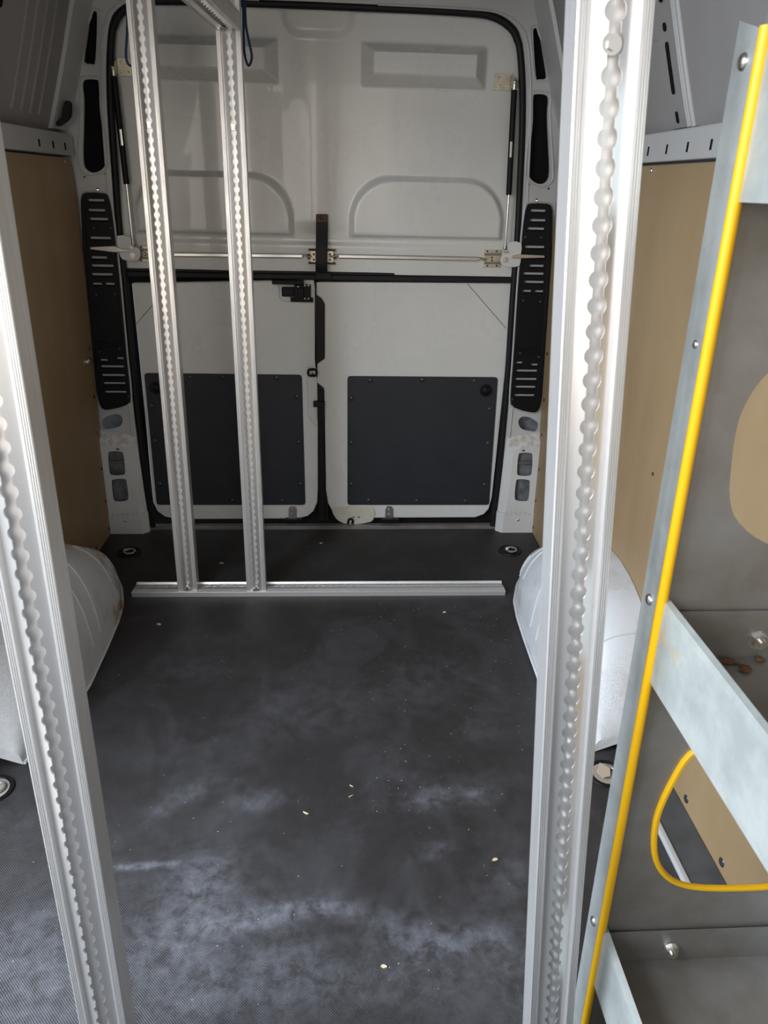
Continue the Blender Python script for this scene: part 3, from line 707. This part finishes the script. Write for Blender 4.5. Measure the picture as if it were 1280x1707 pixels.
# pull strap
c = at(536, 462, 'Y', YD - .03); st = thing('pull_strap', 'black webbing pull strap hanging at the middle of the upper flap', 'strap', (c.x, YD - .03, c.z))
bm = bmesh.new(); pth = smooth_path([at(a, b, 'Y', y) for a, b, y in ((536.5, 358, YD - .020), (536.5, 385, YD - .028), (536, 415, YD - .042), (535.5, 440, YD - .046), (536, 455, YD - .034), (537, 466, YD - .026))], 5)
tube(bm, pth, .01, 8, flat=(.044, .005)); obj('webbing', bm, RUBBER, st)
bm = bmesh.new(); pbox(bm, 527, 357, 546, 371, YD - .026, YD - .008); obj('end_washer', bm, RUST, st, bevel=.002)
bm = bmesh.new(); dome(bm, at(536, 363, 'Y', YD - .026), (0, -1, 0), .008, .5); obj('rivet', bm, RUST, st, smooth=True)
bm = bmesh.new(); pbox(bm, 526, 455, 552, 466, YD - .036, YD - .02); obj('clamp', bm, RUBBER, st, bevel=.002)

# ------------------------------------------------------------------ vent grilles on the pillars
def vent(side, lab):
    t = thing('vent_grille', lab, 'vent', (side * .83, YP, .54), 'rear pillar vent grilles')
    f = (lambda L: L) if side > 0 else mirror
    slots = []
    def sl(y, x0, x1, h=1.7): return rrect(*xz(x0, y + h, YP - .012), *xz(x1, y - h, YP - .012), .0025, 2)
    rows = [(351, 884, 910), (367, 883, 910), (381, 879, 908), (411.5, 875, 908), (428, 873, 908), (443, 882, 907), (456, 872, 907), (470, 874, 907), (485, 871, 886), (485.5, 891, 906)]
    rows += [(604.5, 860, 871), (608, 885, 897), (618, 860, 896), (632, 858.5, 895), (645, 858, 893), (659, 857, 891)]
    for y, a, b in rows: slots.append(f(sl(y, a, b)))
    bm = bmesh.new(); outl = smooth2(vent_r, 2)
    plate(bm, f(outl), slots, lambda x, z: (x, YP - .012, z), (0, .010, 0)); gp = obj('grille', bm, BLACKP, t)
    # raised lips under every slot, access cover lines
    for y, a, b in rows:
        p, q = at(a, y + 3.2, 'Y', YP - .012), at(b, y + 3.2, 'Y', YP - .012)
        bm = bmesh.new(); tube(bm, [(side * p.x, p.y, p.z), (side * q.x, q.y, q.z)], .0028, 6); obj('louvre', bm, BLACKP, gp, smooth=True)
    for L in ([(866, 500), (864, 545), (861, 580), (900, 578), (905, 573), (909, 500)], [(858, 583), (900, 590), (904, 600)], [(913, 350), (913, 440), (908, 540), (902, 600), (895, 670)]):
        bm = bmesh.new(); tube(bm, smooth_path([(side * at(a, b, 'Y', YP - .012).x, YP - .012, at(a, b, 'Y', YP - .012).z) for a, b in L], 3), .002, 6); obj('cover_edge', bm, BLACKP, gp, smooth=True)
    for a, b in ((876, 395), (902, 396), (872, 501), (901, 503), (867, 589), (898, 595), (854, 666)):
        q = at(a, b, 'Y', YP - .012); bm = bmesh.new(); dome(bm, (side * q.x, q.y, q.z), (0, -1, 0), .005, .4); obj('screw', bm, RIVETB, gp, smooth=True)
    cx = sum(p[0] for p in outl) / len(outl); cz = sum(p[1] for p in outl) / len(outl)
    bm = bmesh.new(); tube(bm, [(side * (cx + (x - cx) * 1.06), YP - .002, cz + (z - cz) * 1.012) for x, z in outl], .004, 6, closed=True); child(wall_rear, 'pressed_rim', bm, FRAME, smooth=True)
vent(1, 'tall black slotted vent grille on the right rear pillar')
vent(-1, 'tall black slotted vent grille on the left rear pillar')

# ------------------------------------------------------------------ wheel arches
def arch(side, lab):
    t = thing('wheel_arch', lab, 'wheel arch', (side * .80, 1.9, 0), 'boxed wheel arches')
    ys = [1.485 + (2.61 - 1.485) * (i / 60) for i in range(61)]
    nt = 22
    def pt(y, k, off=0.0):
        zt = max(.012, lerp_tab(ARCH_Z, y)); xi = lerp_tab(ARCH_X, y); wx = wallx(zt) - .0015
        a = math.pi / 2 * k / nt; n_ = 2 / 3.4
        X = wx - (wx - xi) * max(0, math.cos(a)) ** n_ * (1 - .10 * math.sin(a)); Z = zt * math.sin(a) ** n_
        return Vector((side * (X - off), y, Z + off * .3))
    bm = bmesh.new(); R = [[bm.verts.new(pt(y, k)) for k in range(nt + 1)] for y in ys]
    for j in range(60):
        for k in range(nt): bm.faces.new((R[j][k], R[j + 1][k], R[j + 1][k + 1], R[j][k + 1]))
    bm.faces.new(R[0]); bm.faces.new(R[-1])
    sh = obj('shell', bm, ARCHM, t, smooth=True)
    for y0, y1, k0, k1 in ((2.20, 2.16, 4, 17), (2.30, 2.22, 3, 15), (2.34, 2.32, 3, 10)):
        bm = bmesh.new(); tube(bm, [pt(y0 + (y1 - y0) * (k - k0) / (k1 - k0), k, .0015) for k in range(k0, k1 + 1)], .0028, 6); obj('pressed_bead', bm, ARCHM, sh, smooth=True)
    for y in (1.98, 1.90, 1.74, 1.62):
        bm = bmesh.new(); tube(bm, [pt(y, k, .0008) for k in range(1, nt)], .0022, 6); obj('seam', bm, ARCHM, sh, smooth=True)
    # lower closing strip along the floor at the near end
    bm = bmesh.new(); tube(bm, [pt(y, 0, .004) + Vector((0, 0, .004)) for y in ys], .005, 6); obj('sealant', bm, ARCHM, t, smooth=True)
arch(1, 'white boxed wheel arch on the right, partly behind the right near post')
arch(-1, 'white boxed wheel arch on the left with brown scuffs, behind the left near post')

# kick strip along the right wall in front of the arch
bm = bmesh.new(); box(bm, (.843, .0, -.001), (.921, 1.40, .010)); struct('trim_2', bm, STRIPG, bevel=.002)
bm = bmesh.new(); box(bm, (.826, .0, -.001), (.842, 1.40, .014)); struct('trim_3', bm, FRAME, bevel=.004)

# ------------------------------------------------------------------ lashing points
def lashing(x, y, lab, card=False):
    t = thing('lashing_point', lab, 'lashing point', (x, y, 0), 'recessed floor lashing points')
    bm = bmesh.new()
    for r0, r1, z0, z1 in ((.040, .047, .0015, .003),):
        n = 32; A = [[bm.verts.new((x + r * math.cos(2 * math.pi * i / n), y + r * math.sin(2 * math.pi * i / n), z)) for i in range(n)] for r, z in ((.049, .0005), (.047, .004), (.040, .004), (.038, .0012), (.0, .0012))[:4]]
        for a in range(3):
            for i in range(n): bm.faces.new((A[a][i], A[a][(i + 1) % n], A[a + 1][(i + 1) % n], A[a + 1][i]))
        bm.faces.new(A[3])
    obj('cup', bm, BLACKP, t, smooth=True)
    if card:
        bm = bmesh.new(); cyl(bm, (x, y, .001), (x, y, .0022), .036, 28); obj('cup_floor', bm, DUST, t)
        bm = bmesh.new(); tube(bm, [(x + .008 + .018 * math.cos(a), y + .018 * math.sin(a), .006) for a in [k * math.pi / 8 for k in range(16)]], .0035, 8, closed=True); obj('ring', bm, GALVD, t, smooth=True)
    else:
        bm = bmesh.new(); tube(bm, [(x + .004 + .021 * math.cos(a), y - .004 + .021 * math.sin(a), .006) for a in [k * math.pi / 10 for k in range(20)]], .005, 8, closed=True); obj('ring', bm, ZINC, t, smooth=True)
        bm = bmesh.new(); cyl(bm, (x - .012, y + .002, .0015), (x - .012, y + .002, .012), .010, 6); obj('bolt', bm, ZINC, t)
lashing(-.799, 2.675, 'recessed floor lashing ring near the left rear pillar foot')
lashing(.785, 2.675, 'recessed floor lashing ring near the right rear pillar foot')
lashing(-.795, 1.40, 'recessed floor lashing ring in front of the left wheel arch', True)
lashing(.767, 1.405, 'recessed floor lashing ring in front of the right wheel arch, holding a card scrap', True)
bm = bmesh.new(); q = [(.738, 1.402), (.757, 1.432), (.778, 1.412), (.770, 1.386), (.748, 1.380)]
plate(bm, q, [], lambda x, y: (x, y, .0105 + .15 * (y - 1.38) * .3), (0, 0, .0015)); tag(obj('card_scrap', bm, CARD), 'torn brown card scrap lying in the right near lashing point', 'scrap')

# ------------------------------------------------------------------ aluminium track profiles
PITCH_T = 0.0254
def profile_section(fl, fr, d):
    """cross-section (x, y): y = 0 is the face with the track, y = d the back"""
    c = HALF; xl, xr = -c - fl, c + fr
    def grooves(a, b, n):
        pts = []
        w = (b - a) / (2 * n + 1)
        for i in range(n):
            u = a + w * (2 * i + 1); pts += [(u, 0), (u + w * .2, .0018), (u + w * .8, .0018), (u + w, 0)]
        return pts
    P = [(xl, d), (xl, .0012), (xl + .0012, 0)]
    P += grooves(xl + .001, -c - .0045, 3 if fl > .01 else 1)
    P += [(-c - .003, 0), (-c, VAL), (-c, VAL + .003), (-.0135, VAL + .003), (-.0135, BASE), (.0135, BASE), (.0135, VAL + .003), (c, VAL + .003), (c, VAL), (c + .003, 0)]
    P += grooves(c + .0045, xr - .001, 3 if fr < .02 else 5)
    P += [(xr - .0012, 0), (xr, .0012), (xr, d)]
    return P
VAL, BASE, SLOPE, HALF = .0062, .0125, .38, .0205
def extrude(sec, L):
    bm = bmesh.new(); a = [bm.verts.new((x, y, 0)) for x, y in sec]; b = [bm.verts.new((x, y, L)) for x, y in sec]
    for i in range(len(sec)): bm.faces.new((a[i], a[(i + 1) % len(sec)], b[(i + 1) % len(sec)], b[i]))
    bm.faces.new(a); bm.faces.new(b); return bm
def track_strip(L, z_off):
    """two scalloped lips of the lashing track"""
    bm = bmesh.new(); r, s, th = .0102, .0060, .0030
    inner = [(s, 0.0)]
    k = 0
    a0 = math.asin(s / r); hz = r * math.cos(a0)
    zc = z_off
    while zc + r < L - .002:
        if zc - r > .002:
            for i in range(9):
                a = math.pi - a0 - (math.pi - 2 * a0) * i / 8
                inner.append((r * math.sin(a), zc + r * math.cos(a)))
        zc += PITCH_T
    inner.append((s, L))
    for sg in (1, -1):
        top = [(bm.verts.new((sg * x, VAL - (HALF - x) * SLOPE, z)), bm.verts.new((sg * HALF, VAL, z)), bm.verts.new((sg * (x + .0004), VAL - (HALF - x) * SLOPE + th, z)), bm.verts.new((sg * HALF, VAL + th, z))) for x, z in inner]
        for A, B in zip(top, top[1:]):
            bm.faces.new((A[0], B[0], B[1], A[1])); bm.faces.new((A[0], B[0], B[2], A[2])); bm.faces.new((A[2], B[2], B[3], A[3]))
    return bm
def post(name, label, base, direction, L, d, turn=0.0, fl=.0145, fr=.0145, z_off=.012, group=None, bolts=(), cat='post', track_face=Vector((0, -1, 0)), foot=False):
    """a profile standing at base, running along direction, track facing track_face"""
    dz = Vector(direction).normalized(); dy = (-Vector(track_face)); dy = (dy - dz * dy.dot(dz)).normalized(); dx = dy.cross(dz)
    R = Matrix((dx, dy, dz)).transposed() @ Matrix.Rotation(turn, 3, 'Z')
    t = thing(name, label, cat, base, group); t.rotation_euler = R.to_euler()
    obj('profile', extrude(profile_section(fl, fr, d), L), ALU, t, local=True)
    obj('track', track_strip(L, z_off), ALUIN, t, local=True)
    for z in bolts:
        bm = bmesh.new(); cyl(bm, (0, .0125, z), (0, .005, z), .0088, 18); cyl(bm, (0, .0051, z), (0, .002, z), .0055, 6); o = obj('bolt', bm, ZINC, t, local=True)
    if foot:
        bm = bmesh.new(); box(bm, (-.012, -.004, .0005), (.012, .018, .012)); cyl(bm, (0, -.002, .002), (0, -.002, .020), .004, 10); obj('foot_stud', bm, ZINC, t, local=True)
    return t
G = 'aluminium track posts'
DR = Vector((-.064, .050, 1)); DL = Vector((.005, .049, 1))
PR0 = Vector((.41562, .67775, 0)); PL0 = Vector((-.29507, .69257, 0))
# track face lies .004 in front of the fitted line
def unit(v): return v.normalized()
nR = PR0 + Vector((0, -.002, 0)); nL = PL0 + Vector((0, -.002, 0))
lenR = DR.length
# hole phase along each post
offR = (.747 + .8 * 1.0033) % PITCH_T; offL = (.259 + .8 * 1.0012) % PITCH_T
kz = lambda z, D: z * D.length
post('track_post', 'bright aluminium track post standing near the camera on the right, beside the shelving', nR, DR, 1.90, .040, 0, z_off=offR, group=G, bolts=(offR + PITCH_T * 60,))
post('track_post', 'bright aluminium track post standing near the camera at the left edge', nL, DL, 1.90, .040, 0, z_off=offL, group=G)
b1 = at(313, 984, 'Z', .02); b2 = at(427.5, 984, 'Z', .02)
post('track_post', 'aluminium track post on the floor rail, left one of the far pair', (b1.x, b1.y - .004, .0195), Vector((.006, .050, 1)), 1.88, .058, .06, z_off=.012, group=G, bolts=(1.525,), foot=True)
post('track_post', 'aluminium track post on the floor rail, right one of the far pair', (b2.x, b2.y - .004, .0195), Vector((.0, .050, 1)), 1.88, .058, .05, z_off=.012, group=G, bolts=(1.525,), foot=True)
# floor rail: profile lying flat, track upward
post('floor_rail', 'low aluminium track rail lying across the floor between the wheel arches', (-.695, 2.372, .0195), Vector((1.383, -.010, 0)), 1.383, .0193, 0, fl=.009, fr=.030, z_off=.012, cat='rail', track_face=Vector((0, 0, 1)))
# overhead beam from the far right post towards the left front
bt = Vector((b2.x - .0, b2.y + .05 * 1.78 - .012, 1.782))
post('overhead_beam', 'aluminium track beam running overhead from the right far post towards the camera', bt, Vector((-.07, -1, 0.0)), 1.55, .045, 0, z_off=.012, cat='beam', track_face=Vector((0, 0, -1)))

# blue strap loops
def strap(px, y, lab):
    pts = smooth_path([at(a, b, 'Y', y + dy) for a, b, dy in px], 5)
    p = pts[len(pts) // 2]; t = thing('blue_strap', lab, 'strap', min(pts, key=lambda q: q.z), 'blue webbing straps')
    bm = bmesh.new(); tube(bm, pts, .003, 8, flat=(.007, .0025)); obj('webbing', bm, BLUE, t)
strap([(403, -60, 0), (405, 0, 0), (406, 50, 0), (407, 85, 0), (411, 104, 0), (415, 109, 0), (419, 100, 0), (419, 88, .004), (413, 60, .006), (409, 30, .006), (407, -60, .006)], 2.522, 'thin blue strap loop hanging to the right of the far right post')
strap([(211, -60, 0), (212, 0, 0), (212, 50, 0), (210, 85, 0), (211, 100, 0), (215, 108, 0), (222, 109, 0), (230, 100, 0), (234, 60, .004), (226, 0, .006), (224, -60, .006)], 2.522, 'thin blue strap loop hanging to the left of the far left post')

# ------------------------------------------------------------------ shelving unit on the right
YS = .75
def fx(z): return .4944 - .0263 * z
SH = thing('shelving_unit', 'galvanised van shelving unit with yellow edged end panel on the right side', 'shelving', (.68, .25, 0))
oval = smooth2([(.575, 1.252), (.545, 1.232), (.526, 1.208), (.515, 1.169), (.519, 1.112), (.527, 1.072), (.545, 1.042), (.588, 1.013), (.65, 1.003), (.72, 1.003), (.78, 1.02), (.82, 1.06), (.835, 1.12), (.825, 1.19), (.79, 1.235), (.72, 1.258), (.65, 1.260)], 3)
low = smooth2([(.625, .706), (.585, .703), (.557, .686), (.543, .645), (.533, .592), (.532, .55), (.541, .495), (.560, .455), (.590, .428), (.637, .415), (.72, .412), (.775, .42), (.812, .45), (.825, .51), (.825, .6), (.810, .67), (.77, .702), (.70, .708)], 3)
def end_panel(y, th):
    bm = bmesh.new(); o_ = [(fx(0), 0.0), (fx(1.545), 1.545), (.855, 1.545), (.862, 1.40), (.875, .93), (.90, .4), (.905, .016)]
    o_ = [(fx(0), .002), (fx(1.545), 1.545), (.855, 1.545), (.862, 1.33), (.880, .93), (.820, .40), (.820, .002)]
    plate(bm, o_, [oval, low], lambda x, z: (x, y, z), (0, th, 0)); return bm
ep = obj('end_panel', end_panel(YS, .0015), GALVD, SH)
# side flange of the end panel facing the aisle
bm = bmesh.new(); q = []
for z in (.002, 1.535):
    q.append([bm.verts.new(p) for p in ((fx(z) - .006, YS, z), (fx(z) - .006, YS + .040, z + (.012 if z > 1 else 0)), (fx(z) - .0045, YS + .040, z + (.012 if z > 1 else 0)), (fx(z) - .0045, YS, z))])
for k in range(4): bm.faces.new((q[0][k], q[0][(k + 1) % 4], q[1][(k + 1) % 4], q[1][k]))
bm.faces.new(q[0]); bm.faces.new(q[1]); obj('side_flange', bm, GALV, SH)
bm = bmesh.new(); tube(bm, [(fx(z) - .0005, YS - .004, z) for z in (.004, .5, 1.0, 1.536)], .0066, 12); o = obj('edge_trim', bm, YELLOW, SH, smooth=True); o['label'] = 'yellow edge trim'
bm = bmesh.new(); tube(bm, [(x, YS - .002, z) for x, z in low], .0048, 8, closed=True); o = obj('hole_trim', bm, YELLOW, SH, smooth=True); o['label'] = 'yellow trim round the lower cut-out'
ep2 = obj('end_panel', end_panel(-.42, .0015), GALVD, SH)
def bolt_x(par, x, y, z, n, r=.009):
    c = Vector((x, y, z)); n = Vector(n); bm = bmesh.new(); cyl(bm, c, c + n * .0015, r * 1.35, 20); cyl(bm, c + n * .0015, c + n * .009, r, 6); cyl(bm, c + n * .009, c + n * .014, r * .5, 12); return obj('bolt', bm, ZINC, par)
for zt, hb, zb in ((.938, .817, .850), (.331, .200, .250), (1.523, 1.391, 1.425)):
    bm = bmesh.new(); x0 = fx((zt + hb) / 2); y0, y1 = -.42, YS - .004
    xb = .86 if zb > .5 else .81
    # front lip (with rolled top), floor of the tray, upturned ends and back
    prof = [(fx(hb) + .014, hb), (fx(hb), hb), (fx(zt), zt - .010), (fx(zt) + .001, zt), (fx(zt) + .008, zt + .002), (fx(zt) + .009, zt - .012)]
    prof2 = [(fx(hb) + .0015, zb), (xb, zb), (xb, zb + .07)]
    for pr, th in ((prof, .0), (prof2, .0)):
        A = [(bm.verts.new((x, y0, z)), bm.verts.new((x, y1, z))) for x, z in pr]
        for a, b_ in zip(A, A[1:]): bm.faces.new((a[0], a[1], b_[1], b_[0]))
    tray = obj('shelf_tray', bm, LIPG, SH)
    sm = tray.modifiers.new('sheet', 'SOLIDIFY'); sm.thickness = .0012
    for yy in (y1 - .001, y0 + .001):
        bm = bmesh.new(); box(bm, (fx(zb) + .012, yy - .0008, zb), (xb - .002, yy + .0008, zb + .072)); tf = obj('end_flange', bm, GALVD, tray)
    bm = bmesh.new(); box(bm, (fx(zb) + .010, y0 + .004, zb + .001), (xb - .001, y1 - .002, zb + .0022)); obj('tray_floor', bm, GALVD, tray)
    bolt_x(tray, .605, y1 - .002, zb + .030, (0, -1, 0), .0105)
    for y in (YS + .018,):
        c = Vector((fx(zt) - .006, y, zt - .012)); bm = bmesh.new(); dome(bm, c, (-1, 0, 0), .008, .55); obj('button_bolt', bm, ZINC, SH, smooth=True)
bm = bmesh.new(); dome(bm, (fx(1.249) - .006, YS + .015, 1.249), (-1, 0, 0), .005, .55); obj('button_bolt', bm, ZINC, SH, smooth=True)
# dirt crumbs lying in the middle tray
for i, (px, py, r) in enumerate(((1242, 1117, .007), (1213, 1105, .006), (1265, 1101, .005), (1228, 1107, .003))):
    p = at(px, py, 'Z', .8525); bm = bmesh.new(); bmesh.ops.create_icosphere(bm, subdivisions=2, radius=r, matrix=Matrix.Translation((p.x, p.y, .8522 + r * .45)) @ Matrix.Diagonal((1.3, 1, .5, 1)))
    for v in bm.verts: v.co += (v.co - Vector((p.x, p.y, .854))) * (noise.noise(v.co * 200) * .5)
    tag(obj('dirt_crumb', bm, DIRT), ['largest brown dirt crumb lying in the middle shelf tray', 'brown dirt crumb at the far end of the middle tray, left of the large one', 'brown dirt crumb at the frame edge in the middle tray', 'tiniest brown dirt crumb in the middle tray'][i], 'dirt', 'dirt crumbs in the middle tray')

# ------------------------------------------------------------------ debris on the floor
chips = [(509, 1356, .011, 'pale wood chip on the open floor, largest and nearest the middle'), (585, 1328, .007, 'pale wood chip, near one of the two lying close together'),
         (586, 1311, .006, 'pale wood chip, far one of the two lying close together'), (825, 1434, .009, 'flat pale splinter on the floor beside the right near post'),
         (265, 1041, .010, 'pale crumb on the floor between the left wheel arch and the floor rail'), (640, 1612, .007, 'pale splinter low in the middle of the near floor'),
         (369, 939, .012, 'grey-white paint flake between the feet of the two far posts'), (535, 906, .010, 'pale flake behind the floor rail near the right lower door'), (740, 1021, .008, 'pale crumb just in front of the floor rail on the right')]
for px, py, s, lab in chips:
    p = at(px, py, 'Z', 0.0); bm = bmesh.new(); n = 6; a0 = random.random() * 6
    L = [(p.x + s * random.uniform(.5, 1.1) * math.cos(a0 + 2 * math.pi * i / n), p.y + .8 * s * random.uniform(.35, .9) * math.sin(2 * math.pi * i / n)) for i in range(n)]
    L.sort(key=lambda q: math.atan2(q[1] - p.y, q[0] - p.x))
    plate(bm, L, [], lambda x, y: (x, y, .0006), (0, 0, .0022)); tag(obj('wood_chip', bm, WOODCHIP), lab, 'wood chip', 'pale chips on the floor')
bm = bmesh.new()
for i in range(300):
    if i % 3: x, y = random.uniform(-.65, .66), random.uniform(.75, 2.85)
    else: x, y = random.uniform(.15, .66), random.uniform(1.3, 2.33)
    if abs(y - 2.37) < .06: continue
    r = random.uniform(.0006, .0016); bmesh.ops.create_icosphere(bm, subdivisions=1, radius=r, matrix=Matrix.Translation((x, y, r * .4)) @ Matrix.Diagonal((random.uniform(.8, 1.9), 1, .5, 1)))
o = obj('sawdust', bm, DUST); tag(o, 'fine pale sawdust scattered over the dark floor', 'sawdust'); o['kind'] = 'stuff'
